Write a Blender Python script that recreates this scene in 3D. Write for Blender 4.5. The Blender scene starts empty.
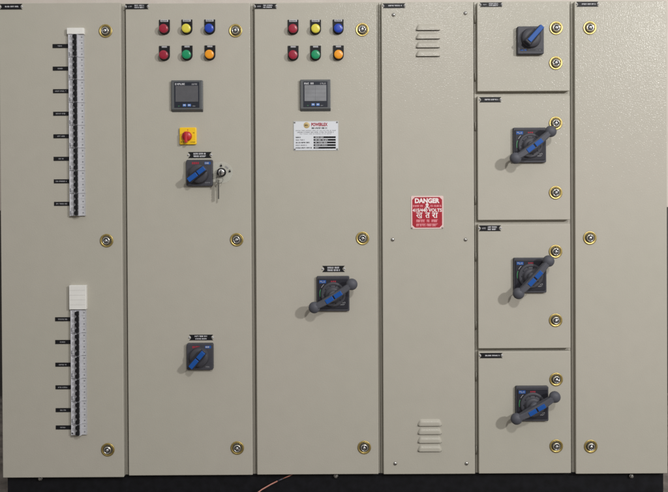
import bpy, bmesh, math, random
from mathutils import Vector, Matrix, Euler

random.seed(11)
S = bpy.context.scene
C = S.collection
R = math.radians

# ------------------------------------------------------------------ camera, world, lamps, exposure
MM = 0.00315                     # one unit of the measured front elevation, in metres
DIST = 2.2
cam_d = bpy.data.cameras.new('camera')
cam = bpy.data.objects.new('camera', cam_d); C.objects.link(cam)
cam_d.sensor_width = 36.0
cam_d.lens = 36.0 * DIST / (668 * MM)
cam_d.shift_y = -0.0847
cam_d.clip_start = 0.05; cam_d.clip_end = 60
cam.location = (0.0, -DIST, 0.192)
cam.matrix_world = Matrix.Translation(cam.location) @ Euler((R(90 - 0.36), 0, 0)).to_matrix().to_4x4() @ Matrix.Rotation(R(-0.30), 4, 'Z')
S.camera = cam

W = bpy.data.worlds.new('World'); S.world = W; W.use_nodes = True
nt = W.node_tree; nt.nodes.clear()
wo = nt.nodes.new('ShaderNodeOutputWorld'); wb = nt.nodes.new('ShaderNodeBackground')
wc = nt.nodes.new('ShaderNodeTexCoord'); ws = nt.nodes.new('ShaderNodeSeparateXYZ'); wr = nt.nodes.new('ShaderNodeValToRGB')
mr = nt.nodes.new('ShaderNodeMapRange'); mr.inputs[1].default_value = -1; mr.inputs[2].default_value = 1
nt.links.new(wc.outputs['Generated'], ws.inputs[0]); nt.links.new(ws.outputs['Z'], mr.inputs[0])
nt.links.new(mr.outputs[0], wr.inputs[0]); nt.links.new(wr.outputs[0], wb.inputs[0]); nt.links.new(wb.outputs[0], wo.inputs[0])
cr = wr.color_ramp
cr.elements[0].position = 0.0; cr.elements[0].color = (.22, .20, .18, 1)
cr.elements[1].position = 1.0; cr.elements[1].color = (.95, .95, .95, 1)
for p_, c_ in ((.42, (.33, .31, .285)), (.55, (.45, .44, .42)), (.72, (.80, .80, .78))):
    e = cr.elements.new(p_); e.color = (*c_, 1)
wm = nt.nodes.new('ShaderNodeMapRange'); wm.inputs[1].default_value = -1; wm.inputs[2].default_value = 1
wm.inputs[3].default_value = .52; wm.inputs[4].default_value = .90          # the room is brighter towards the right
nt.links.new(ws.outputs['X'], wm.inputs[0]); nt.links.new(wm.outputs[0], wb.inputs[1])

def lamp(name, loc, power, radius, col=(1, .988, .97)):
    d = bpy.data.lights.new(name, 'POINT'); d.energy = power; d.shadow_soft_size = radius; d.color = col
    o = bpy.data.objects.new(name, d); C.objects.link(o); o.location = loc
lamp('ceiling_lamp_right', (3.15, -3.75, 1.72), 490, .13)
lamp('ceiling_lamp_front', (0.75, -2.8, 1.72), 150, .11)

S.cycles.caustics_reflective = False; S.cycles.caustics_refractive = False
S.view_settings.view_transform = 'Standard'; S.view_settings.look = 'None'
S.view_settings.exposure = 0.0; S.view_settings.gamma = 1.0

# ------------------------------------------------------------------ front elevation of the switchboard
def PX(u, v):
    """measured elevation -> metres on the door plane (x, z), squared up"""
    du, dv = u - 334.0, v - 246.0
    s = 1 - dv * 0.0000089
    return ((du - dv * .0052) / s * MM, -(dv + du * .0052) * MM)
def L(n): return n * MM

# ------------------------------------------------------------------ materials
def new_mat(name):
    m = bpy.data.materials.new(name); m.use_nodes = True
    return m, m.node_tree, m.node_tree.nodes['Principled BSDF']
def mat(name, col, rough=.45, metal=0.0, spec=.5, var=.0, bump=0.0, scale=200, emit=None):
    m, t, b = new_mat(name)
    b.inputs['Base Color'].default_value = (*col, 1); b.inputs['Roughness'].default_value = rough
    b.inputs['Metallic'].default_value = metal; b.inputs['Specular IOR Level'].default_value = spec
    if var or bump:
        tc = t.nodes.new('ShaderNodeTexCoord'); n = t.nodes.new('ShaderNodeTexNoise')
        n.inputs['Scale'].default_value = scale; n.inputs['Detail'].default_value = 4
        t.links.new(tc.outputs['Object'], n.inputs['Vector'])
        if var:
            r = t.nodes.new('ShaderNodeValToRGB')
            r.color_ramp.elements[0].position = .3; r.color_ramp.elements[1].position = .7
            r.color_ramp.elements[0].color = (*[c * (1 - var) for c in col], 1)
            r.color_ramp.elements[1].color = (*[min(1, c * (1 + var)) for c in col], 1)
            t.links.new(n.outputs['Fac'], r.inputs[0]); t.links.new(r.outputs[0], b.inputs['Base Color'])
        if bump:
            bp = t.nodes.new('ShaderNodeBump'); bp.inputs['Strength'].default_value = bump; bp.inputs['Distance'].default_value = .001
            t.links.new(n.outputs['Fac'], bp.inputs['Height']); t.links.new(bp.outputs[0], b.inputs['Normal'])
    if emit:
        b.inputs['Emission Color'].default_value = (*emit[0], 1); b.inputs['Emission Strength'].default_value = emit[1]
    return m

def paint_mat():
    m, t, b = new_mat('pebble_grey_powder_coat')
    tc = t.nodes.new('ShaderNodeTexCoord')
    geo = t.nodes.new('ShaderNodeNewGeometry')
    n1 = t.nodes.new('ShaderNodeTexNoise'); n1.inputs['Scale'].default_value = 240; n1.inputs['Detail'].default_value = 1.0
    n2 = t.nodes.new('ShaderNodeTexNoise'); n2.inputs['Scale'].default_value = 2.2; n2.inputs['Detail'].default_value = 3
    n3 = t.nodes.new('ShaderNodeTexNoise'); n3.inputs['Scale'].default_value = 22; n3.inputs['Detail'].default_value = 5
    for n in (n1, n2, n3): t.links.new(geo.outputs['Position'], n.inputs['Vector'])
    r = t.nodes.new('ShaderNodeValToRGB')
    r.color_ramp.elements[0].position = .3; r.color_ramp.elements[1].position = .7
    r.color_ramp.elements[0].color = (.412, .394, .337, 1); r.color_ramp.elements[1].color = (.424, .398, .346, 1)
    t.links.new(n2.outputs['Fac'], r.inputs[0])
    r3 = t.nodes.new('ShaderNodeMapRange'); r3.inputs[1].default_value = .25; r3.inputs[2].default_value = .75
    r3.inputs[3].default_value = .98; r3.inputs[4].default_value = 1.018
    t.links.new(n3.outputs['Fac'], r3.inputs[0])
    mx = t.nodes.new('ShaderNodeMix'); mx.data_type = 'RGBA'; mx.blend_type = 'MULTIPLY'; mx.inputs[0].default_value = 1
    t.links.new(r.outputs[0], mx.inputs[6]); t.links.new(r3.outputs[0], mx.inputs[7])
    t.links.new(mx.outputs[2], b.inputs['Base Color'])
    b.inputs['Roughness'].default_value = .5
    b.inputs['Specular IOR Level'].default_value = .15
    b.inputs['Coat Weight'].default_value = .17; b.inputs['Coat Roughness'].default_value = .16; b.inputs['Coat IOR'].default_value = 1.45
    bp = t.nodes.new('ShaderNodeBump'); bp.inputs['Strength'].default_value = 1; bp.inputs['Distance'].default_value = .0008
    t.links.new(n1.outputs['Fac'], bp.inputs['Height']); t.links.new(bp.outputs[0], b.inputs['Coat Normal'])
    b2 = t.nodes.new('ShaderNodeBump'); b2.inputs['Strength'].default_value = .2; b2.inputs['Distance'].default_value = .001
    t.links.new(n1.outputs['Fac'], b2.inputs['Height']); t.links.new(b2.outputs[0], b.inputs['Normal'])
    return m
PAINT = paint_mat()
BLACK = mat('black_plastic', (.010, .010, .012), .5, spec=.2)
INK = mat('black_ink', (.008, .008, .010), .7, spec=.1)
TAGW = mat('engraved_white', (.52, .52, .55), .6, spec=.2)
TAGG = mat('engraved_grey', (.30, .30, .32), .6)
CHAR = mat('charcoal_plastic', (.052, .052, .063), .5, spec=.3, var=.08, scale=60)
CHAR2 = mat('dark_plastic', (.022, .022, .030), .45, spec=.25)
HANDLE = mat('slate_grey_plastic', (.072, .074, .090), .55, spec=.3, var=.06, scale=80)
BLUE = mat('blue_plastic', (.010, .075, .31), .42, spec=.25)
BLUEL = mat('blue_print', (.02, .09, .33), .6, spec=.15)
REDL = mat('red_print', (.33, .03, .05), .6, spec=.15)
GRNL = mat('green_print', (.05, .28, .10), .5)
WHTL = mat('white_print', (.6, .6, .6), .5)
MCBW = mat('white_breaker_plastic', (.56, .56, .60), .45, var=.04, scale=90)
MCBG = mat('grey_breaker_plastic', (.47, .47, .49), .5, var=.06, scale=90)
MCBD = mat('breaker_print_grey', (.20, .20, .22), .5)
BLANK = mat('white_blanking_plastic', (.72, .71, .68), .45, var=.03, scale=50)
BLANKL = mat('blanking_groove', (.50, .49, .47), .5)
BRASS = mat('yellow_zinc', (.52, .40, .15), .42, 1.0, var=.18, scale=160)
DSTEEL = mat('dull_key_steel', (.16, .155, .145), .4, 1.0)
CHROME = mat('chrome', (.78, .78, .78), .14, 1.0)
STEEL = mat('zinc_steel', (.45, .44, .42), .35, 1.0)
SLOT = mat('slot_black', (.02, .02, .02), .7)
YELLOW = mat('yellow_plastic', (.82, .52, .01), .38)
RED = mat('red_plastic', (.45, .018, .025), .33)
SIGNR = mat('sign_red', (.36, .006, .022), .42, var=.06, scale=60)
SIGNW = mat('sign_border', (.70, .52, .50), .5)
SIGNT = mat('sign_letters', (.80, .72, .72), .5)
SIGNP = mat('sign_small_letters', (.72, .26, .30), .5)
PLATE = mat('rating_plate_white', (.64, .66, .70), .35)
PLATE2 = mat('rating_plate_silver', (.50, .52, .54), .35)
GOLD = mat('gold_emblem', (.48, .36, .16), .4)
BEZEL = mat('bezel_grey', (.085, .09, .095), .42)
NAVY = mat('meter_face_navy', (.014, .017, .028), .3)
SCREEN = mat('meter_screen', (.090, .090, .100), .16, spec=.7, var=.06, scale=60)
SCREENL = mat('meter_screen_pale', (.21, .215, .23), .28, spec=.6, var=.12, scale=28)
BTN = mat('meter_button_blue', (.10, .22, .55), .4)
PLINTH = mat('black_plinth_paint', (.005, .005, .007), .6, spec=.25, var=.5, bump=.3, scale=40)
CABLE = mat('pink_copper_cable', (.40, .17, .13), .5)
CABLED = mat('cable_dark_sleeve', (.05, .045, .06), .5)

def lens_mat(name, col):
    m, t, b = new_mat(name)
    b.inputs['Base Color'].default_value = (*col, 1); b.inputs['Roughness'].default_value = .28
    b.inputs['Subsurface Weight'].default_value = .15; b.inputs['Subsurface Radius'].default_value = (.004, .004, .004)
    return m
LENS = {'red': lens_mat('lens_red', (.30, .012, .035)), 'yellow': lens_mat('lens_yellow', (.66, .58, .06)),
        'blue': lens_mat('lens_blue', (.012, .05, .40)), 'green': lens_mat('lens_green', (.006, .26, .11)),
        'amber': lens_mat('lens_amber', (.80, .31, .012))}

def acrylic():
    m, t, b = new_mat('clear_acrylic')
    b.inputs['Base Color'].default_value = (.78, .80, .74, 1); b.inputs['Roughness'].default_value = .12
    b.inputs['Alpha'].default_value = .13
    return m
ACRYL = acrylic()

def floor_mat():
    return mat('dusty_concrete', (.16, .14, .125), .8, var=.45, bump=.3, scale=18)
def wall_mat():
    m, t, b = new_mat('two_tone_wall_paint')
    geo = t.nodes.new('ShaderNodeNewGeometry'); sp = t.nodes.new('ShaderNodeSeparateXYZ')
    t.links.new(geo.outputs['Position'], sp.inputs[0])
    n = t.nodes.new('ShaderNodeTexNoise'); n.inputs['Scale'].default_value = 14; n.inputs['Detail'].default_value = 5
    t.links.new(geo.outputs['Position'], n.inputs['Vector'])
    st = t.nodes.new('ShaderNodeMath'); st.operation = 'GREATER_THAN'; st.inputs[1].default_value = .08
    t.links.new(sp.outputs['Z'], st.inputs[0])
    up = t.nodes.new('ShaderNodeValToRGB'); lo = t.nodes.new('ShaderNodeValToRGB')
    up.color_ramp.elements[0].color = (.60, .53, .47, 1); up.color_ramp.elements[1].color = (.74, .68, .62, 1)
    lo.color_ramp.elements[0].color = (.035, .03, .028, 1); lo.color_ramp.elements[1].color = (.085, .075, .07, 1)
    for q in (up, lo): t.links.new(n.outputs['Fac'], q.inputs[0])
    mx = t.nodes.new('ShaderNodeMix'); mx.data_type = 'RGBA'
    t.links.new(st.outputs[0], mx.inputs[0]); t.links.new(lo.outputs[0], mx.inputs[6]); t.links.new(up.outputs[0], mx.inputs[7])
    t.links.new(mx.outputs[2], b.inputs['Base Color']); b.inputs['Roughness'].default_value = .7
    return m

# ------------------------------------------------------------------ mesh helpers (local axes: x right, z up, -y towards the viewer)
class MB:
    def __init__(self): self.bm = bmesh.new(); self.mats = []
    def mi(self, m):
        if m not in self.mats: self.mats.append(m)
        return self.mats.index(m)
    def _fin(self, faces, m, smooth=False):
        i = self.mi(m)
        for f in faces: f.material_index = i; f.smooth = smooth
    def box(self, x0, x1, y0, y1, z0, z1, m, bev=0.0, seg=2):
        t = bmesh.new(); bmesh.ops.create_cube(t, size=1)
        for v in t.verts:
            v.co = ((x0 + x1) / 2 + v.co.x * (x1 - x0), (y0 + y1) / 2 + v.co.y * (y1 - y0), (z0 + z1) / 2 + v.co.z * (z1 - z0))
        if bev: bmesh.ops.bevel(t, geom=t.edges[:], offset=bev, segments=seg, profile=.5, affect='EDGES')
        self.merge(t, m)
    def merge(self, t, m, smooth=False):
        bmesh.ops.recalc_face_normals(t, faces=t.faces[:])
        i = self.mi(m); mp = {}
        for v in t.verts: mp[v] = self.bm.verts.new(v.co)
        for f in t.faces:
            try:
                nf = self.bm.faces.new([mp[v] for v in f.verts]); nf.material_index = i; nf.smooth = smooth or f.smooth
            except ValueError: pass
        t.free()
    def prism(self, pts, yb, yf, m, bev=0.0, seg=2):
        t = bmesh.new()
        a = [t.verts.new((x, yf, z)) for x, z in pts]; b = [t.verts.new((x, yb, z)) for x, z in pts]
        t.faces.new(a); t.faces.new(b[::-1])
        n = len(pts)
        for i in range(n): t.faces.new((a[i], b[i], b[(i + 1) % n], a[(i + 1) % n]))
        bmesh.ops.recalc_face_normals(t, faces=t.faces[:])
        if bev:
            fe = [e for e in t.edges if all(abs(v.co.y - yf) < 1e-7 for v in e.verts)]
            bmesh.ops.bevel(t, geom=fe, offset=bev, segments=seg, profile=.5, affect='EDGES')
        self.merge(t, m)
    def lathe(self, prof, m, cx=0, cz=0, n=40, smooth=True, sx=1, sz=1):
        t = bmesh.new(); rings = []
        for r, y in prof:
            if r < 1e-7: rings.append([t.verts.new((cx, y, cz))])
            else: rings.append([t.verts.new((cx + sx * r * math.cos(2 * math.pi * k / n), y, cz + sz * r * math.sin(2 * math.pi * k / n))) for k in range(n)])
        for a, b in zip(rings, rings[1:]):
            for k in range(n):
                k2 = (k + 1) % n
                if len(a) == 1 and len(b) == 1: continue
                if len(a) == 1: t.faces.new((a[0], b[k], b[k2]))
                elif len(b) == 1: t.faces.new((a[k], b[0], a[k2]))
                else: t.faces.new((a[k], b[k], b[k2], a[k2]))
        self.merge(t, m, smooth)
    def disc(self, r, yb, yf, m, cx=0, cz=0, n=40, ch=None):
        ch = ch if ch is not None else min(r * .12, abs(yb - yf) * .4)
        self.lathe([(r, yb), (r, yf + ch), (r - ch * .3, yf + ch * .3), (r - ch, yf), (0, yf)], m, cx, cz, n)
    def arc(self, r0, r1, a0, a1, y, m, n=14):
        t = bmesh.new(); prev = None
        for k in range(n + 1):
            a = R(a0 + (a1 - a0) * k / n)
            c = [t.verts.new((r * math.cos(a), y, r * math.sin(a))) for r in (r0, r1)]
            if prev: t.faces.new((prev[0], prev[1], c[1], c[0]))
            prev = c
        self.flat(t, m)
    def flat(self, t, m):
        i = self.mi(m); mp = {}
        for v in t.verts: mp[v] = self.bm.verts.new(v.co)
        for f in t.faces:
            f.normal_update()
            vs = [mp[v] for v in f.verts]
            if f.normal.y > 0: vs = vs[::-1]
            nf = self.bm.faces.new(vs); nf.material_index = i
        t.free()
    def rect(self, x0, x1, z0, z1, y, m):
        t = bmesh.new()
        t.faces.new([t.verts.new(p) for p in ((x0, y, z0), (x1, y, z0), (x1, y, z1), (x0, y, z1))])
        self.flat(t, m)
    def print_(self, x0, x1, z0, z1, y, m, char=None, words=None, fill=.22):
        """fine print too small to read: rows of letter-like strokes"""
        h = z1 - z0; cw = char or h * .62; st = h * fill; x = x0
        wl = random.randint(3, 7)
        while x + cw * .8 <= x1:
            if wl == 0: x += cw * .8; wl = random.randint(3, 8); continue
            wl -= 1; a, b = x, x + cw * .78
            opts = random.sample(range(5), random.choice((2, 3, 3)))
            if 0 in opts or 4 in opts: self.rect(a, a + st, z0, z1, y, m)
            if 1 in opts: self.rect(b - st, b, z0, z1, y - .00002, m)
            if 2 in opts: self.rect(a, b, z1 - st, z1, y - .00004, m)
            if 3 in opts: self.rect(a, b, z0 + h * .42, z0 + h * .42 + st, y - .00004, m)
            if 4 in opts: self.rect(a, b, z0, z0 + st, y - .00006, m)
            x += cw
    def text(self, s, x0, x1, z0, z1, y, m, weight=0.0):
        cu = bpy.data.curves.new('t', 'FONT'); cu.body = s; cu.fill_mode = 'FRONT'; cu.offset = weight; cu.resolution_u = 3
        ob = bpy.data.objects.new('t', cu); C.objects.link(ob)
        dg = bpy.context.evaluated_depsgraph_get(); dg.update()
        me = bpy.data.meshes.new_from_object(ob.evaluated_get(dg))
        bpy.data.objects.remove(ob); bpy.data.curves.remove(cu)
        if not me.vertices: return
        xs = [v.co.x for v in me.vertices]; ys = [v.co.y for v in me.vertices]
        ax, bx, ay, by = min(xs), max(xs), min(ys), max(ys)
        t = bmesh.new(); t.from_mesh(me); bpy.data.meshes.remove(me)
        for v in t.verts:
            v.co = (x0 + (v.co.x - ax) / (bx - ax) * (x1 - x0), y, z0 + (v.co.y - ay) / (by - ay) * (z1 - z0))
        self.flat(t, m)
    def tube(self, pts, r, m, n=10):
        t = bmesh.new(); rings = []
        pts = [Vector(p) for p in pts]
        for i, p in enumerate(pts):
            d = (pts[min(i + 1, len(pts) - 1)] - pts[max(i - 1, 0)]).normalized()
            u = d.cross(Vector((0, 0, 1)));  u = u.normalized() if u.length > 1e-4 else Vector((1, 0, 0))
            w = d.cross(u)
            rings.append([t.verts.new(p + r * (u * math.cos(2 * math.pi * k / n) + w * math.sin(2 * math.pi * k / n))) for k in range(n)])
        for a, b in zip(rings, rings[1:]):
            for k in range(n): t.faces.new((a[k], a[(k + 1) % n], b[(k + 1) % n], b[k]))
        t.faces.new(rings[0]); t.faces.new(rings[-1][::-1])
        self.merge(t, m, True)
    def mesh(self, name):
        me = bpy.data.meshes.new(name); self.bm.to_mesh(me); self.bm.free()
        for m in self.mats: me.materials.append(m)
        return me

def world_loc(o):
    p = Vector(o.location)
    while o.parent: o = o.parent; p += Vector(o.location)
    return p
def put(name, me, parent=None, at=(0, 0, 0), rel=False, rot=0.0, label=None):
    o = bpy.data.objects.new(name, me); C.objects.link(o)
    if parent is not None:
        o.parent = parent
        o.location = Vector(at) if rel else Vector(at) - world_loc(parent)
    else: o.location = at
    o.rotation_euler = (0, -rot, 0)
    if label: o['label'] = label
    return o
def thing(name, label, cat, loc, group=None):
    o = bpy.data.objects.new(name, None); C.objects.link(o); o.location = loc; o.empty_display_size = .1
    o['label'] = label; o['category'] = cat
    if group: o['group'] = group
    return o
def rrect(w, h, r, n=5):
    pts = []
    for cx, cz, a in ((w / 2 - r, h / 2 - r, 0), (-w / 2 + r, h / 2 - r, 90), (-w / 2 + r, -h / 2 + r, 180), (w / 2 - r, -h / 2 + r, 270)):
        for k in range(n + 1):
            t = R(a + 90 * k / n); pts.append((cx + r * math.cos(t), cz + r * math.sin(t)))
    return pts

# ------------------------------------------------------------------ setting: floor and wall behind
Z_FLOOR = PX(334, 500)[1]
b = MB(); b.box(-6, 6, -6, 6, -.05, 0, floor_mat())
fl = put('floor', b.mesh('floor'), None, (0, 0, Z_FLOOR)); fl['kind'] = 'structure'
b = MB(); b.box(-6, 6, 0, .1, 0, 3.2, wall_mat())
wl = put('wall', b.mesh('wall'), None, (0, 1.1, Z_FLOOR)); wl['kind'] = 'structure'

# ------------------------------------------------------------------ plinth
Z_BASE = PX(334, 476.8)[1]
xl, xr = PX(3.4, 485)[0], PX(667, 484)[0]
pl = thing('base_plinth', 'long black steel channel plinth under the whole row of cubicles', 'plinth', ((xl + xr) / 2, .2, Z_FLOOR))
hw = (xr - xl) / 2; H = Z_BASE - Z_FLOOR
b = MB()
b.box(-hw, hw, -.174, -.168, .0062, H - .0078, PLINTH)
b.box(-hw, hw, -.1775, .17, H - .0075, H - .0004, PLINTH, .0012)
b.box(-hw, hw, -.1780, -.14, 0, .006, PLINTH, .0012)
b.box(-hw, hw, .144, .150, .008, H - .0078, PLINTH)
put('channel', b.mesh('channel'), pl, (0, 0, 0), rel=True)
b = MB(); b.lathe([(.0075, 0), (.0075, -.006), (.0055, -.0075), (0, -.0078)], STEEL, n=6, smooth=False); b.disc(.0045, -.006, -.012, STEEL, n=12)
bolt = b.mesh('bolt')
for u, v in ((37.2, 481), (335.6, 478.6), (634, 478.6)):
    x, z = PX(u, v + .8); put('bolt', bolt, pl, (x, .0258, z))

# ------------------------------------------------------------------ shared part meshes
def m_lock_ring():
    b = MB()
    b.lathe([(.0212, .002), (.0212, -.0016), (.0204, -.0024), (.0190, -.0026), (.0172, -.0022), (.0150, -.0016), (.0138, .0003), (.0130, .0008)], BRASS, n=48)
    return b.mesh('lock_ring')
def m_lock_core():
    b = MB()
    b.lathe([(.0136, .0006), (.0131, -.0022), (.0122, -.0030), (.0116, -.0024)], SLOT, n=40)
    b.lathe([(.0118, .0), (.0117, -.0050), (.0110, -.0072), (.0098, -.0084), (.0086, -.0080), (.0080, -.0060)], CHROME, n=40)
    b.lathe([(.0084, -.0048), (0, -.0046)], SLOT, n=30)
    b.lathe([(.0052, -.004), (.0050, -.0080), (.0038, -.0094), (.0016, -.0099), (0, -.0100)], CHROME, n=24)
    b.box(.0020, .0082, -.0078, -.004, -.0022, .0022, CHROME, .0006)
    return b.mesh('lock_core')
LOCK_RING, LOCK_CORE = m_lock_ring(), m_lock_core()
def lock(par, u, v, rot):
    x, z = PX(u, v)
    o = put('door_lock', LOCK_RING, par, (x, 0, z))
    put('lock_core', LOCK_CORE, o, (0, 0, 0), rel=True, rot=R(rot))

def m_screw(r, m=STEEL):
    b = MB(); b.lathe([(r * 1.05, .0005), (r, -.0012), (r * .75, -.0028), (r * .35, -.0036), (0, -.0038)], m, n=24)
    b.box(-r * .6, r * .6, -.0040, -.0030, -r * .1, r * .1, SLOT)
    return b.mesh('screw')
SCREW = m_screw(.0058); TINY = m_screw(.0028, TAGW)

def nameplate(par, u0, u1, v0, v1, style):
    """small black engraved plate held by a screw at each end"""
    xa, za = PX(u0, v0); xb, zb = PX(u1, v1)
    w, h = xb - xa, za - zb; y = -.0016
    b = MB()
    nt_ = h * .34                                   # notched ends
    b.prism([(-w / 2, -h / 2), (w / 2, -h / 2), (w / 2 - nt_, -h * .12), (w / 2 - nt_, h * .12), (w / 2, h / 2), (-w / 2, h / 2), (-w / 2 + nt_, h * .12), (-w / 2 + nt_, -h * .12)], .0002, y, BLACK, .0003)
    y2 = y - .00012
    if style == 'line':
        b.print_(-w * .26, w * .38, -h * .12, h * .14, y2, TAGW, h * .17, fill=.24)
    elif style == 'grey':
        b.print_(-w * .10, w * .32, h * .07, h * .32, y2, TAGW, h * .15, fill=.24); b.print_(-w * .10, w * .32, -h * .32, -h * .07, y2, TAGW, h * .15, fill=.24)
        b.print_(-w * .36, -w * .18, -h * .14, h * .14, y2, TAGG, h * .24)
    elif style == 'mid':
        b.print_(-w * .27, w * .28, h * .07, h * .34, y2, TAGW, h * .15, fill=.26); b.print_(-w * .27, w * .28, -h * .34, -h * .07, y2, TAGW, h * .15, fill=.26)
    elif style == 'bold':
        b.print_(-w * .27, w * .27, h * .10, h * .36, y2, TAGW, h * .18, fill=.3); b.print_(-w * .24, w * .24, -h * .34, -h * .12, y2, TAGW, h * .15, fill=.28)
    o = put('nameplate', b.mesh('nameplate'), par, ((xa + xb) / 2, 0, (za + zb) / 2))
    for s in (-1, 1): put('screw', TINY, o, (s * (w / 2 - .0012), -.0003, 0), rel=True)
    return o

def m_lamp_body():
    b = MB(); w = L(10.6); r = w / 2; zt = L(9.6)
    pts = [(w / 2, zt), (-w / 2, zt)] + [(-r * math.cos(R(a)), -r * math.sin(R(a))) for a in range(0, 181, 12)]
    b.prism(pts, .0003, -.0035, BLACK, .0006)
    b.lathe([(.0158, -.0033), (.0156, -.009), (.0148, -.0105), (.0138, -.0108)], BLACK)
    return b.mesh('indicator_lamp')
LAMP_BODY = m_lamp_body()
def m_legend(big):
    b = MB(); w, h = (L(7.6), L(2.1)) if big else (L(5.2), L(1.7))
    b.box(-w / 2, w / 2, -.0046, -.0030, -h / 2, h / 2, TAGW if big else TAGG, .0002, 1)
    b.print_(-w * .42, w * .42, -h * .28, h * .28, -.0048, INK if big else TAGW, h * .5)
    return b.mesh('legend_strip')
LEG_BIG, LEG_SMALL = m_legend(True), m_legend(False)
def m_lens(c):
    b = MB(); b.lathe([(.0138, -.008), (.0138, -.0172), (.0134, -.0186), (.0124, -.0193), (.006, -.0195), (0, -.0196)], LENS[c])
    return b.mesh('lens')
LENSES = {c: m_lens(c) for c in LENS}
def indicator(par, u, v, col, big):
    x, z = PX(u, v)
    o = put('indicator_lamp', LAMP_BODY, par, (x, 0, z), label='%s indicator lamp in a black holder' % col)
    put('legend_strip', LEG_BIG if big else LEG_SMALL, o, (0, 0, L(8.5)), rel=True)
    put('lens', LENSES[col], o, (0, 0, 0), rel=True, label='round %s lens' % col)

def meter(par, u0, u1, v0, v1, pale):
    xa, za = PX(u0, v0); xb, zb = PX(u1, v1); w, h = xb - xa, za - zb
    b = MB()
    b.prism(rrect(w, h, .002, 3), .0005, -.0105, BEZEL, .0020)
    for q in b.bm.verts:
        if q.co.y < -.007 and q.co.z < -h * .40: q.co.z += L(2.2)
    iw, ih = w * .80, h * .81; zc = h * .035
    b.box(-iw / 2, iw / 2, -.0111, -.0095, zc - ih / 2, zc + ih / 2, NAVY, .0003, 1)
    y = -.01122
    b.print_(-iw * .46, -iw * .04, zc + ih * .385, zc + ih * .455, y, TAGW if not pale else MCBG, ih * .065, fill=.3)
    b.print_(iw * .20, iw * .44, zc + ih * .385, zc + ih * .445, y, TAGG, ih * .055)
    b.print_(-iw * .34, -iw * .26, zc - ih * .45, zc - ih * .42, y, GRNL, ih * .03); b.print_(iw * .22, iw * .34, zc - ih * .45, zc - ih * .42, y, TAGG, ih * .03)
    o = put('power_meter', b.mesh('power_meter'), par, ((xa + xb) / 2, 0, (za + zb) / 2))
    b = MB(); sw, sh = iw * .90, ih * .62
    b.box(-sw / 2, sw / 2, -.0116, -.0104, -sh / 2, sh / 2, SCREENL if pale else SCREEN, .0003, 1)
    for k in range(1, 4): b.rect(-sw * .48, sw * .48, -sh * .5 + sh * k / 4 - .0002, -sh * .5 + sh * k / 4 + .0002, -.01172, BEZEL)
    b.rect(-.0002, .0002, -sh * .46, sh * .46, -.01175, BEZEL)
    put('screen', b.mesh('screen'), o, (0, 0, zc + ih * .045), rel=True)
    b = MB(); b.box(-.0052, .0052, -.0125, -.0104, -.0040, .0040, BTN, .0008)
    b.rect(-.0025, .0025, -.0006, .0022, -.01262, MCBW)
    me = b.mesh('button')
    for s in (-1, 1): put('button', me, o, (s * .0075, 0, zc - ih * .405), rel=True)

def breaker_meshes(poles):
    ph = L(22.6) / 4; h = ph * poles - .0009; b = MB()
    x0, x1 = -L(7.6), L(7.6)
    b.box(x0, x1, .001, -.007, -h / 2, h / 2, MCBG, .0007, 1)
    b.box(x0 + L(.5), L(3.0), -.0065, -.011, -h / 2 + .0003, h / 2 - .0003, MCBW, .0008, 1)
    b.box(-L(1.6), L(2.6), -.0105, -.0175, -h / 2 + .0006, h / 2 - .0006, MCBW, .0010, 1)
    y = -.01112
    b.print_(x0 + L(2.0), x0 + L(4.0), h / 2 - L(2.2), h / 2 - L(.9), y, MCBD, L(.9))
    b.rect(x0 + L(.75), x0 + L(2.0), -h / 2 + L(.8), -h / 2 + L(min(4.8, 1.2 * poles)), y, INK if poles < 4 else MCBD)
    for k in range(poles):
        zc = -h / 2 + ph * (k + .5)
        b.disc(L(.75), -.0068, -.0074, MCBD, L(5.8), zc, 12)
        b.rect(L(3.2), L(7.2), zc - ph / 2 - .0003, zc - ph / 2 + .0003, -.00712, MCBD)
        b.rect(x0 + L(3.6), x0 + L(4.3), zc - L(.5), zc - L(.1), y, MCBD)
    body = b.mesh('circuit_breaker')
    b = MB()
    for k in range(poles):
        zc = -h / 2 + ph * (k + .5)
        b.prism([(-L(1.5), zc - ph * .22), (-L(.2), zc - ph * .36), (L(2.0), zc - ph * .36), (L(2.0), zc + ph * .36), (-L(.2), zc + ph * .36), (-L(1.5), zc + ph * .22)], -.0165, -.0255, BLACK, .0008)
    b.box(L(.2), L(1.8), -.017, -.0244, -h / 2 + L(.9), h / 2 - L(.9), BLACK)
    return body, b.mesh('toggle')
BRK4, BRK2 = breaker_meshes(4), breaker_meshes(2)
def breaker(par, x, z, kind):
    o = put('circuit_breaker', kind[0], par, (x, 0, z)); put('toggle', kind[1], o, (0, 0, 0), rel=True)

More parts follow.
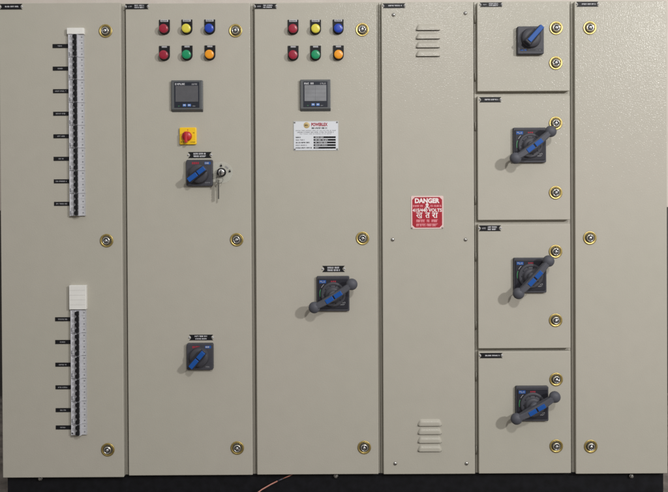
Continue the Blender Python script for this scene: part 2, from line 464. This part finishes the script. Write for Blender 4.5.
def dial_marks(b, w, y, kind):
    h = w / 2
    if kind == 'rotary':
        b.print_(-h * .55, -h * .0, h * .66, h * .82, y, REDL, h * .14, fill=.34); b.rect(h * .40, h * .86, h * .64, h * .84, y, BLUEL)
        b.print_(h * .44, h * .82, h * .68, h * .80, y - .00008, MCBG, h * .1)
        b.print_(h * .45, h * .85, -h * .80, -h * .70, y, MCBD, h * .1)
    else:
        b.rect(-h * .90, -h * .46, h * .70, h * .90, y, BLUEL); b.print_(-h * .86, -h * .48, h * .74, h * .86, y - .00008, TAGG, h * .12)
        b.print_(-h * .14, h * .20, h * .74, h * .86, y, REDL, h * .12, fill=.45); b.rect(-h * .14, h * .20, h * .68, h * .71, y, SIGNP)
        b.print_(h * .52, h * .90, -h * .62, -h * .54, y, TAGG, h * .1); b.print_(h * .40, h * .90, -h * .74, -h * .66, y, TAGG, h * .1)
def m_rotary_base(w):
    b = MB(); b.prism(rrect(w, w, .005), .0005, -.013, CHAR, .0022)
    dial_marks(b, w, -.01312, 'rotary'); return b.mesh('rotary_switch')
def m_rotary_dial(r):
    b = MB(); b.lathe([(r * 1.04, -.0125), (r * 1.03, -.016), (r, -.0175), (r * .97, -.0275), (r * .92, -.0300), (r * .5, -.0306), (0, -.0306)], CHAR, n=56)
    return b.mesh('dial')
def m_rotary_grip(r, l0, l1, w):
    b = MB()
    b.prism([(-l0, -w * .66), (l1, -w * .66), (l1, w * .66), (-l0, w * .66)], -.029, -.047, CHAR2, .002)
    return b.mesh('grip')
def m_rotary_insert(l0, l1, w, gap):
    b = MB()
    b.box(-l0 - .0015, -gap, -.0492, -.040, -w / 2, w / 2, BLUE, .0012)
    b.box(gap, l1 + .0015, -.0492, -.040, -w / 2, w / 2, BLUE, .0012)
    if gap > 0: b.box(-gap, gap, -.0478, -.040, -w / 2, w / 2, BLACK)
    return b.mesh('grip_insert')
def rotary(par, u, v, wpx, ang, cu, cv):
    w = L(wpx); x, z = PX(u, v); r = L(9.3); dx, dz = L(cu), L(cv)
    o = put('rotary_switch', m_rotary_base(w), par, (x, 0, z))
    d = put('dial', m_rotary_dial(r), o, (dx, 0, dz), rel=True)
    put('grip', m_rotary_grip(r, L(10.6), L(8.4), L(5)), o, (dx, 0, dz), rel=True, rot=R(ang))
    put('grip_insert', m_rotary_insert(L(10.6), L(8.4), L(4.6), .0016), o, (dx, 0, dz), rel=True, rot=R(ang))
    return o

def m_ext_base(w, h):
    b = MB()
    b.prism(rrect(w, h, .004), .0005, -.011, CHAR, .002)
    b.prism(rrect(w * .93, w * .93, .003), -.0108, -.0135, CHAR2, .0015)
    dial_marks(b, w * .93, -.01364, 'ext')
    r = w * .395
    t = MB
    b.arc(r, r + .0018, 160, 192, -.0137, GRNL); b.arc(r, r + .0016, 134, 152, -.0137, TAGG)
    return b.mesh('rotary_handle')
def m_ext_dial(r):
    b = MB(); b.lathe([(r * 1.02, -.013), (r * 1.02, -.0155), (r * .98, -.0185), (r * .86, -.0195), (r * .80, -.0180), (r * .66, -.0180), (r * .62, -.024), (r * .55, -.027), (r * .40, -.028), (0, -.028)], CHAR, n=56)
    for k in range(10):
        a = 2 * math.pi * k / 10
        b.disc(r * .05, -.0178, -.0192, CHAR2, r * .74 * math.cos(a), r * .74 * math.sin(a), 10)
    return b.mesh('dial')
def m_ext_bar(half):
    b = MB(); k = .0178
    N = 24; t = bmesh.new(); rings = []
    for i in range(N + 1):
        s = -1 + 2 * i / N; x = s * (half - k * .4)
        hw_ = .0112 - .0022 * abs(s); bow = -.0035 * (1 - s * s)
        yf = -.0585 + .006 * (1 - s * s) * 0; yb = -.034 - .010 * abs(s) ** 2
        c = [(-hw_, yb), (hw_, yb), (hw_, yf + .004), (hw_ - .003, yf), (-hw_ + .003, yf), (-hw_, yf + .004)]
        rings.append([t.verts.new((x, y, z + bow)) for z, y in c])
    for a, c in zip(rings, rings[1:]):
        for q in range(6): t.faces.new((a[q], c[q], c[(q + 1) % 6], a[(q + 1) % 6]))
    t.faces.new(rings[0]); t.faces.new(rings[-1])
    b.merge(t, HANDLE)
    for s in (-1, 1):
        prof = [(k * .55, -.032), (k * .80, -.036), (k, -.0445)] + [(k * math.cos(R(a)), -.0475 - .0135 * math.sin(R(a))) for a in range(10, 90, 10)] + [(0, -.061)]
        b.lathe(prof, HANDLE, s * half, 0, 40)
    b.lathe([(.016, -.027), (.016, -.036), (.013, -.042), (0, -.042)], HANDLE, 0, -.003, 30)
    return b.mesh('lever')
def m_ext_insert():
    b = MB()
    b.box(-.0285, -.0022, -.0603, -.050, -.0105, .0035, BLUE, .0012); b.box(.0022, .0285, -.0603, -.050, -.0105, .0035, BLUE, .0012)
    b.box(-.0022, .0022, -.0590, -.050, -.0098, .0030, BLACK)
    return b.mesh('lever_insert')
EXT_BASE, EXT_DIAL, EXT_BAR, EXT_INS = m_ext_base(L(32.6), L(34.8)), m_ext_dial(L(12.2)), m_ext_bar(L(21.6)), m_ext_insert()
def ext_handle(par, u, v, ang):
    x, z = PX(u, v)
    o = put('rotary_handle', EXT_BASE, par, (x, 0, z))
    put('dial', EXT_DIAL, o, (0, 0, -L(.6)), rel=True)
    put('lever', EXT_BAR, o, (0, 0, -L(.4)), rel=True, rot=R(ang))
    put('lever_insert', EXT_INS, o, (0, 0, -L(.4)), rel=True, rot=R(ang))

# ------------------------------------------------------------------ cubicles
GROUP = 'cubicles of the switchboard'
Y_FRAME = .019
Z_TOP = PX(334, 1.1)[1]
def cubicle(label, u0, u1, cat='switchgear cubicle'):
    """u0/u1: seams with the neighbours at mid height"""
    xa, xb = PX(u0, 246)[0], PX(u1, 246)[0]
    t = thing('switchgear_cubicle', label, cat, ((xa + xb) / 2, .2, Z_BASE), GROUP)
    b = MB(); w = (xb - xa) / 2 - .0005
    b.box(-w, w, Y_FRAME - .2, .22, 0, Z_TOP - Z_BASE, PAINT, .0016)
    put('frame', b.mesh('frame'), t, (0, 0, 0), rel=True)
    return t
def door(par, ua, ub, va, vb, name='door'):
    """ua/ub edges at mid height of the board, va/vb top and bottom at the door's middle"""
    xa, xb = PX(ua, 246)[0], PX(ub, 246)[0]
    um = (ua + ub) / 2; za, zb = PX(um, va)[1], PX(um, vb)[1]
    b = MB(); w, h = (xb - xa) / 2, (za - zb) / 2
    b.box(-w, w, 0, Y_FRAME - .0015, -h, h, PAINT, .0022, 3)
    b.box(-w + .008, w - .008, Y_FRAME - .004, Y_FRAME + .004, -h + .008, h - .008, SLOT)
    return put(name, b.mesh(name), par, ((xa + xb) / 2, 0, (za + zb) / 2))

# 1: breaker cubicle
c1 = cubicle('tall grey cubicle at the far left with two vertical strips of white circuit breakers', -1.2, 124.6, 'cubicle')
door(c1, .4, 121.9, 3.1, 478.3)
nameplate(c1, -.6, 22, 4.4, 9.8, 'line')
for (u, v), a in (((105.2, 31.3), 35), ((106.3, 240.6), -20), ((107.5, 450.2), 50)): lock(c1, u, v, a)
def strip(u_at, v_seams, label_vs, label_u, cap):
    b = MB(); ca, cb, n = cap
    xa, za = PX(u_at(ca) - 8.4, ca); xb, zb = PX(u_at(cb) + 8.4, cb); w, h = xb - xa, za - zb
    b.box(-w / 2, w / 2, -.013, .001, -h / 2, h / 2, BLANK, .0012)
    for k in range(1, n): b.box(-w / 2 + .002, w / 2 - .002, -.01325, -.0125, -h / 2 + h * k / n - .0004, -h / 2 + h * k / n + .0004, BLANKL)
    put('blanking_plate', b.mesh('blanking_plate'), c1, ((xa + xb) / 2, 0, (za + zb) / 2))
    for a, c in zip(v_seams, v_seams[1:]):
        x, z = PX(u_at((a + c) / 2), (a + c) / 2); breaker(c1, x, z, BRK4 if c - a > 15 else BRK2)
    for v in label_vs:
        x, z = PX(label_u(v), v); b = MB(); w, h = L(15.4), L(4.0)
        b.box(-w / 2, w / 2, -.0016, .0002, -h / 2, h / 2, BLACK, .0003, 1)
        n = random.uniform(.16, .38); b.print_(-w * n, w * n, -h * .15, h * .15, -.00172, TAGG, h * .22)
        put('breaker_label', b.mesh('breaker_label'), c1, (x, 0, z))
strip(lambda v: 76.3 + (v - 36) * .0088, [35.3 + 22.55 * k for k in range(9)], [46.3 + 22.5 * k for k in range(8)], lambda v: 60 + (v - 46) * .0095, (29.0, 35.1, 1))
strip(lambda v: 78.6 + (v - 310) * .006, [309.6 + 22.7 * k for k in range(6)] + [434.4], [319.3, 342.1, 364.8, 387.5, 410.4, 427.8], lambda v: 62.5 + (v - 319) * .006, (285, 308.9, 5))

# 2: incomer cubicle with selector and key lock
c2 = cubicle('grey cubicle with a yellow selector plate and keyed switch, between breaker strips and rating plate', 124.6, 253.4, 'cubicle')
door(c2, 126.7, 251, 3.4, 476.1)
nameplate(c2, 124.9, 148.2, 4.5, 9.5, 'grey')
for (u, v), a in (((235.2, 31), 60), ((236.4, 239.7), 15), ((237, 448.4), -30)): lock(c2, u, v, a)
for u, v, c, g in ((164.3, 29.9, 'red', 1), (186.8, 29.7, 'yellow', 1), (209.6, 29.6, 'blue', 1), (164.3, 55.9, 'red', 0), (187, 55.6, 'green', 0), (209.8, 55.4, 'amber', 0)):
    indicator(c2, u, v, c, g)
meter(c2, 171.4, 202.9, 80.9, 112.3, False)
x, z = PX(188, 136.2)
b = MB(); b.prism(rrect(L(16.8), L(17), .004), .0005, -.008, YELLOW, .002)
b.print_(-L(7), -L(3.4), -L(6.6), -L(5.4), -.0081, INK, L(.9)); b.print_(L(2.6), L(7.4), -L(6.6), -L(5.8), -.0081, INK, L(.7)); b.print_(L(5), L(6.6), L(2.6), L(3.6), -.0081, INK, L(.8)); b.rect(-L(.3), L(.3), L(5.2), L(6.8), -.0081, RED)
o = put('selector_switch', b.mesh('selector_switch'), c2, (x, 0, z))
b = MB(); b.lathe([(L(4.9), -.0075), (L(4.8), -.012), (L(4.5), -.0185), (L(4), -.020), (0, -.0204)], RED)
b.prism([(-L(1.5), L(4.2)), (-L(1.2), -L(6.6)), (L(1.2), -L(6.6)), (L(1.5), L(4.2))], -.0165, -.031, RED, .0018)
put('selector_knob', b.mesh('selector_knob'), o, (-L(.7), 0, -L(.3)), rel=True)
nameplate(c2, 187.8, 211.4, 152.1, 158, 'mid')
rotary(c2, 199.7, 173, 26.2, 37, 0, -.8)
nameplate(c2, 188.9, 212.8, 334.9, 340.3, 'bold')
rotary(c2, 200.2, 356.1, 26.4, 49, -.2, .2)
# keyed interlock beside the upper switch
x, z = PX(222, 172.6); b = MB()
ra = L(10.6)
pts = [(-L(9.2), L(9.2)), (-L(9.2), -L(9.2))] + [(ra * math.cos(R(a)), ra * math.sin(R(a))) for a in range(-105, 106, 10)]
b.prism(pts, -.0006, -.0045, ACRYL, .0005)
for cx, cz in ((-L(1), L(7)), (L(7.6), L(1.4))):
    b.rect(cx - L(1), cx + L(1), cz - L(1.1), cz + L(.5), -.00462, INK)
    b.rect(cx - L(.7), cx - L(.4), cz + L(.5), cz + L(1.4), -.00462, INK); b.rect(cx + L(.4), cx + L(.7), cz + L(.5), cz + L(1.4), -.00462, INK); b.rect(cx - L(.7), cx + L(.7), cz + L(1.1), cz + L(1.45), -.00464, INK)
b.arc(L(6.9), L(7.6), 33, 63, -.00462, MCBD)
ke = put('key_switch', b.mesh('key_switch'), c2, (x, 0, z))
b = MB(); b.lathe([(L(4.4), -.001), (L(4.4), -.013), (L(4.0), -.0145), (L(3.3), -.0145)], BLACK)
b.lathe([(L(3.3), -.0135), (L(3.2), -.016), (L(2.6), -.0172), (0, -.0174)], CHROME); b.box(-L(.4), L(.4), -.0180, -.017, -L(2), L(2), SLOT)
put('lock_barrel', b.mesh('lock_barrel'), ke, (-L(.5), 0, L(.2)), rel=True)

# 3: cubicle with rating plate
c3 = cubicle('grey cubicle with white rating plate under its meter and one long two-knobbed handle', 253.4, 379.8, 'cubicle')
door(c3, 255.5, 377.2, 3.2, 475.2)
nameplate(c3, 254, 276.4, 4.4, 9.2, 'grey')
for (u, v), a in (((361.9, 30), 80), ((362.3, 238.3), -10), ((364, 447.9), 90)): lock(c3, u, v, a)
for u, v, c, g in ((292.9, 29.9, 'red', 1), (315.4, 29.9, 'yellow', 1), (338, 29.6, 'blue', 1), (293, 55.8, 'red', 0), (315.4, 55.7, 'green', 0), (338.2, 55.5, 'amber', 0)):
    indicator(c3, u, v, c, g)
meter(c3, 300, 330.4, 80.2, 111.6, True)
xa, za = PX(293.2, 121.4); xb, zb = PX(338.2, 150.4); w, h = xb - xa, za - zb
b = MB(); b.box(-w / 2, w / 2, -.0016, .0002, -h / 2, h / 2, PLATE2, .0004, 1); b.rect(-w / 2 + L(.5), w / 2 - L(.5), -h / 2 + L(.5), h / 2 - L(.5), -.0017, PLATE)
y = -.0018
def rp(u, v): return L(u - 315.7), L(135.9 - v)
b.disc(L(3.1), -.0014, -.0019, GOLD, *rp(306.4, 125.3), 28); b.print_(*[rp(304.6, 0)[0], rp(308.2, 0)[0]], rp(0, 126)[1], rp(0, 124.6)[1], -.00202, INK, L(1.1))
b.text('POWERLEX', rp(311, 0)[0], rp(327.4, 0)[0], rp(0, 126.4)[1], rp(0, 122.9)[1], y, REDL, .05)
b.print_(rp(311.4, 0)[0], rp(327.2, 0)[0], rp(0, 129)[1], rp(0, 127.5)[1], y, INK, L(.95), fill=.24)
b.print_(rp(295.2, 0)[0], rp(336, 0)[0], rp(0, 131.1)[1], rp(0, 130.2)[1], y, MCBD, L(.75)); b.print_(rp(297, 0)[0], rp(334, 0)[0], rp(0, 132.9)[1], rp(0, 131.8)[1], y, MCBD, L(.8)); b.print_(rp(299.5, 0)[0], rp(331.5, 0)[0], rp(0, 134.4)[1], rp(0, 133.6)[1], y, MCBD, L(.7))
for k in range(5):
    v = 137.4 + 2.62 * k
    b.print_(rp(295.4, 0)[0], rp((301, 304.4, 309.5, 306.8, 311.6)[k], 0)[0], rp(0, v + .6)[1], rp(0, v - .6)[1], y, INK if k % 2 == 0 else MCBD, L(.72), fill=.3)
    b.rect(rp(313.3, 0)[0], rp(335.4, 0)[0], rp(0, v + .9)[1], rp(0, v - .9)[1], y, INK)
    b.print_(rp(314.6, 0)[0], rp((323.5, 328, 327, 327, 318.6)[k], 0)[0], rp(0, v + .5)[1], rp(0, v - .5)[1], y - .0001, TAGW, L(.8), fill=.28)
o = put('rating_plate', b.mesh('rating_plate'), c3, ((xa + xb) / 2, 0, (za + zb) / 2))
tiny2 = m_screw(.0026)
for sx in (-1, 1):
    for sz in (-1, 1): put('screw', tiny2, o, (sx * (w / 2 - .004), -.0012, sz * (h / 2 - .004)), rel=True)
nameplate(c3, 322, 344.5, 265.9, 271.9, 'mid')
ext_handle(c3, 332.8, 293.3, 31.5)

# 4: blank cubicle with louvres, screwed cover
c4 = cubicle('plain grey cubicle with a screwed cover, two sets of louvres and a red sign', 379.8, 475.6, 'cubicle')
door(c4, 382.2, 474.1, 2.2, 474.9, 'cover_panel')
nameplate(c4, 382.6, 405, 3.9, 8.4, 'line')
for u, v in ((393.3, 15.2), (465.1, 13.6), (392.4, 239.7), (465.3, 239.7), (394.9, 464.2), (466.3, 464.2)):
    x, z = PX(u, v); put('screw', SCREW, c4, (x, 0, z), rot=random.uniform(0, 3))
def m_louvre(w, h):
    """pressed louvre: shallow hood with its opening along the lower edge"""
    t = bmesh.new(); N, K = 20, 8; d = .0080; g = []
    for j in range(K + 1):
        q = j / K; row = []
        for i in range(N + 1):
            s = -1 + 2 * i / N
            edge = min(1.0, (1 - abs(s)) / .17); prof = math.sin(edge * math.pi / 2) ** .8
            up = math.sin(min(1, q / .55) * math.pi / 2)
            y = -d * prof * up if j else .0006
            xw = w / 2 * (.80 + .20 * min(1, q * 1.25))
            row.append(t.verts.new((s * xw, y + .0004, h / 2 - h * q)))
        g.append(row)
    for a, c in zip(g, g[1:]):
        for i in range(N): t.faces.new((a[i], a[i + 1], c[i + 1], c[i]))
    low = [t.verts.new((v.co.x, .0006, v.co.z)) for v in g[-1]]
    b = MB(); b.merge(t, PAINT, True)
    z = -h / 2 + .0003
    b.box(-w / 2 * .94, w / 2 * .94, -.0064, .0, z - .0002, z + .0007, SLOT)
    return b.mesh('louvre')
LOUV = m_louvre(L(24.6), L(6.3))
for v in (27.6, 36.2, 44.9, 53.5): x, z = PX(427.6, v); put('louvre', LOUV, c4, (x, 0, z))
for v in (422.4, 430.7, 439.4, 448): x, z = PX(429.5, v); put('louvre', LOUV, c4, (x, 0, z))

# 5: four stacked feeder compartments
c5 = cubicle('narrow grey cubicle split into four stacked doors, each with a dark turning handle', 475.6, 572.9, 'cubicle')
for va, vb in ((2.5, 91.3), (96.0, 220), (224.2, 348.6), (351.6, 474.2)): door(c5, 477.8, 570.2, va, vb)
for a in ((479.8, 502, 2.9, 7.2), (479.2, 501, 97.3, 102.3)): nameplate(c5, *a, 'line' if a[2] > 50 else 'grey')
nameplate(c5, 478.6, 500.8, 225.4, 231, 'grey'); nameplate(c5, 479.4, 502.2, 353.2, 358.2, 'line')
for (u, v), a in (((555.8, 28.4), 20), ((555.5, 63.3), 70), ((555.4, 123.4), 80), ((555.4, 192.7), 40), ((555.3, 251.6), 0), ((555.4, 320.4), 25), ((555.9, 379.7), -20), ((556, 446.6), 10)): lock(c5, u, v, a)
ext_handle(c5, 528.7, 145.3, 37); ext_handle(c5, 529.1, 275, 47); ext_handle(c5, 531.1, 403.2, 29.5)
w = L(26.2); x, z = PX(529.2, 41.4)
b = MB(); b.prism(rrect(w, L(27.6), .004), .0005, -.016, CHAR, .0025)
b.rect(-w * .44, w * .44, -L(11.2), -L(8.6), -.01612, CHAR2); b.print_(-w * .40, -w * .14, -L(10.6), -L(9.2), -.0162, BLUEL, L(1.1), fill=.45); b.print_(w * .18, w * .42, -L(10.2), -L(9.8), -.0162, TAGG, L(.8))
o = put('rotary_switch', b.mesh('rotary_switch'), c5, (x, 0, z))
put('dial', m_rotary_dial(L(9.7)), o, (0, 0, L(2.0)), rel=True)
b = MB(); b.prism([(-L(9), -L(3.8)), (L(4), -L(3.1)), (L(12.6), -L(2.7)), (L(12.6), L(2.7)), (L(4), L(3.1)), (-L(9), L(3.8))], -.029, -.046, CHAR2, .003)
put('grip', b.mesh('grip'), o, (0, 0, L(2.0)), rel=True, rot=R(48))
b = MB(); b.box(-L(6.4), L(13.2), -.0485, -.036, -L(2.3), L(2.3), BLUE, .0016)
put('grip_insert', b.mesh('grip_insert'), o, (0, 0, L(2.0)), rel=True, rot=R(48))
b = MB(); b.lathe([(.0, -.013), (.0022, -.013), (.0022, .013), (0, .013)], PAINT, n=14)
for vtx in b.bm.verts: vtx.co = (vtx.co.x, vtx.co.z, vtx.co.y)
bmesh.ops.recalc_face_normals(b.bm, faces=b.bm.faces[:])
HINGE = b.mesh('hinge')
for v in (18, 76, 126, 200, 257, 326, 378, 452): x, z = PX(475.9 + .003 * (v - 246), v); put('hinge', HINGE, c5, (x + .002, Y_FRAME - .004, z))

# 6: blank right-hand cubicle
c6 = cubicle('grey cubicle at the far right with a bare door and three brass locks', 572.9, 667.8, 'cubicle')
door(c6, 575.1, 667, 1.5, 474.5)
nameplate(c6, 576.3, 598.2, 2.2, 7, 'line')
for (u, v), a in (((589.5, 28.2), 30), ((589.6, 238), 50), ((590.5, 446.9), 80)): lock(c6, u, v, a)

# ------------------------------------------------------------------ things fixed or hanging on the board
x, z = PX(426.9, 212.4); w = L(32.4); h = L(32.9)
b = MB(); b.prism(rrect(w, h, .004), .0003, -.0012, SIGNW, .0003)
q = L(2.6); a_, c_ = w / 2 - L(1.3), h / 2 - L(1.2)
t = bmesh.new(); t.faces.new([t.verts.new((px, -.0013, pz)) for px, pz in ((-a_ + q, c_), (a_ - q, c_), (a_, c_ - q), (a_, -c_ + q), (a_ - q, -c_), (-a_ + q, -c_), (-a_, -c_ + q), (-a_, c_ - q))]); b.flat(t, SIGNR)
def sp(u, v): return L(u - 426.9), L(212.4 - v)
y = -.00142
def stext(s, u0, u1, v0, v1, m, wgt=.02): b.text(s, L(u0 - 426.9), L(u1 - 426.9), L(212.4 - v1), L(212.4 - v0), y, m, wgt)
stext('DANGER', 414.6, 439.3, 198.2, 203.2, SIGNT, .05)
b.print_(L(412.6 - 426.9), L(423.6 - 426.9), L(212.4 - 206.9), L(212.4 - 204.9), y, SIGNP, L(.95), fill=.2); b.print_(L(430.2 - 426.9), L(441.2 - 426.9), L(212.4 - 206.9), L(212.4 - 204.9), y, SIGNP, L(.95), fill=.2)
b.disc(L(1.55), -.0012, -.00150, SIGNT, *sp(426.8, 204.9), 20); b.rect(L(-.9), L(.7), L(212.4 - 207.4), L(212.4 - 206), -.00151, SIGNT)
for s in (-1, 1):
    b.disc(L(.38), -.0012, -.00158, SIGNR, L(-.1 + s * .62), L(212.4 - 205), 10)
    t = bmesh.new(); t.faces.new([t.verts.new((L(px), -.00146, L(pz))) for px, pz in ((-2.6 * s, 5.7), (-2.3 * s, 5.2), (2.4 * s, 3.7), (2.6 * s, 4.2))]); b.flat(t, SIGNT)
stext('415/440 VOLTS', 412.3, 441.6, 208.5, 211.9, SIGNT, .03)
stext('ख', 415.8, 422.2, 212.6, 218.2, SIGNT, 0); stext('त', 425, 429.6, 212.6, 218.2, SIGNT, .02); stext('रा', 431.6, 437.6, 212.6, 218.2, SIGNT, .02)
for v, m in ((221, SIGNT), (225.1, SIGNP)):
    for u0, u1 in (((416, 424.5), (426.4, 429.2), (431.2, 437.6)) if v < 223 else ((416, 425.5), (426.2, 437.6))):
        b.rect(L(u0 - 426.9), L(u1 - 426.9), L(212.4 - v + 1.0), L(212.4 - v + 1.4), y, SIGNP); b.print_(L(u0 - 426.9), L(u1 - 426.9), L(212.4 - v - 1.2), L(212.4 - v + 1), y - .00003, SIGNP, L(.95), fill=.2)
ds = put('danger_sign', b.mesh('danger_sign'), None, (x, -.0004, z))
ds['label'] = 'small red and white DANGER sign screwed to the plain louvred cubicle'; ds['category'] = 'sign'
for sx in (-1, 1): put('screw', tiny2, ds, (sx * (w / 2 - .0032), -.0008, -h / 2 + .0032), rel=True)

x, z = PX(219.3, 178.6)
k = thing('key_bunch', 'thin steel keys hanging from the lock beside the upper rotary switch', 'keys', (x, -.022, z))
b = MB(); b.tube([(.011 * math.sin(2 * math.pi * i / 24) + .003, .001 * math.cos(i), .011 * math.cos(2 * math.pi * i / 24) - .004) for i in range(25)], .0007, DSTEEL, 6)
put('key_ring', b.mesh('key_ring'), k, (0, 0, 0), rel=True)
b = MB(); b.box(-.0011, .0011, -.010, .010, -.022, -.004, DSTEEL, .0006); b.box(-.0015, .0015, -.0042, .0042, -.064, -.0215, DSTEEL, .0004)
for i in range(4): b.box(-.0009, .0009, -.0062 + .001 * (i % 2), -.004, -.058 + .008 * i, -.054 + .008 * i, DSTEEL)
put('key', b.mesh('key'), k, (0, 0, 0), rel=True)
b = MB(); b.box(-.0010, .0010, -.012, .010, -.009, .009, DSTEEL, .0006); b.box(-.0010, .0010, .0095, .012, -.0035, .0035, DSTEEL)
put('key', b.mesh('key'), k, (.0045, -.006, .017), rel=True)

# ------------------------------------------------------------------ loose wire in front of the plinth
pts = []
for u, v, yy in ((244, 499, -.07), (254, 492.6, -.030), (262, 488.6, -.012), (270, 485.4, 0), (277, 482.8, .008), (282.5, 480.8, .012), (289, 478.6, .016), (293.5, 476.4, .020), (296, 474.6, .026)):
    xx, zz = PX(u, v); pts.append((xx, yy, max(zz, Z_FLOOR + .002)))
b = MB(); o0 = Vector(pts[4]); P = [Vector(p) - o0 for p in pts]
b.tube(P[:5], .0021, CABLE); b.tube(P[4:6], .0024, CABLED); b.tube(P[5:], .0017, CABLE)
cb = put('loose_cable', b.mesh('loose_cable'), None, o0)
cb['label'] = 'thin pinkish copper cable trailing across the black plinth'; cb['category'] = 'cable'
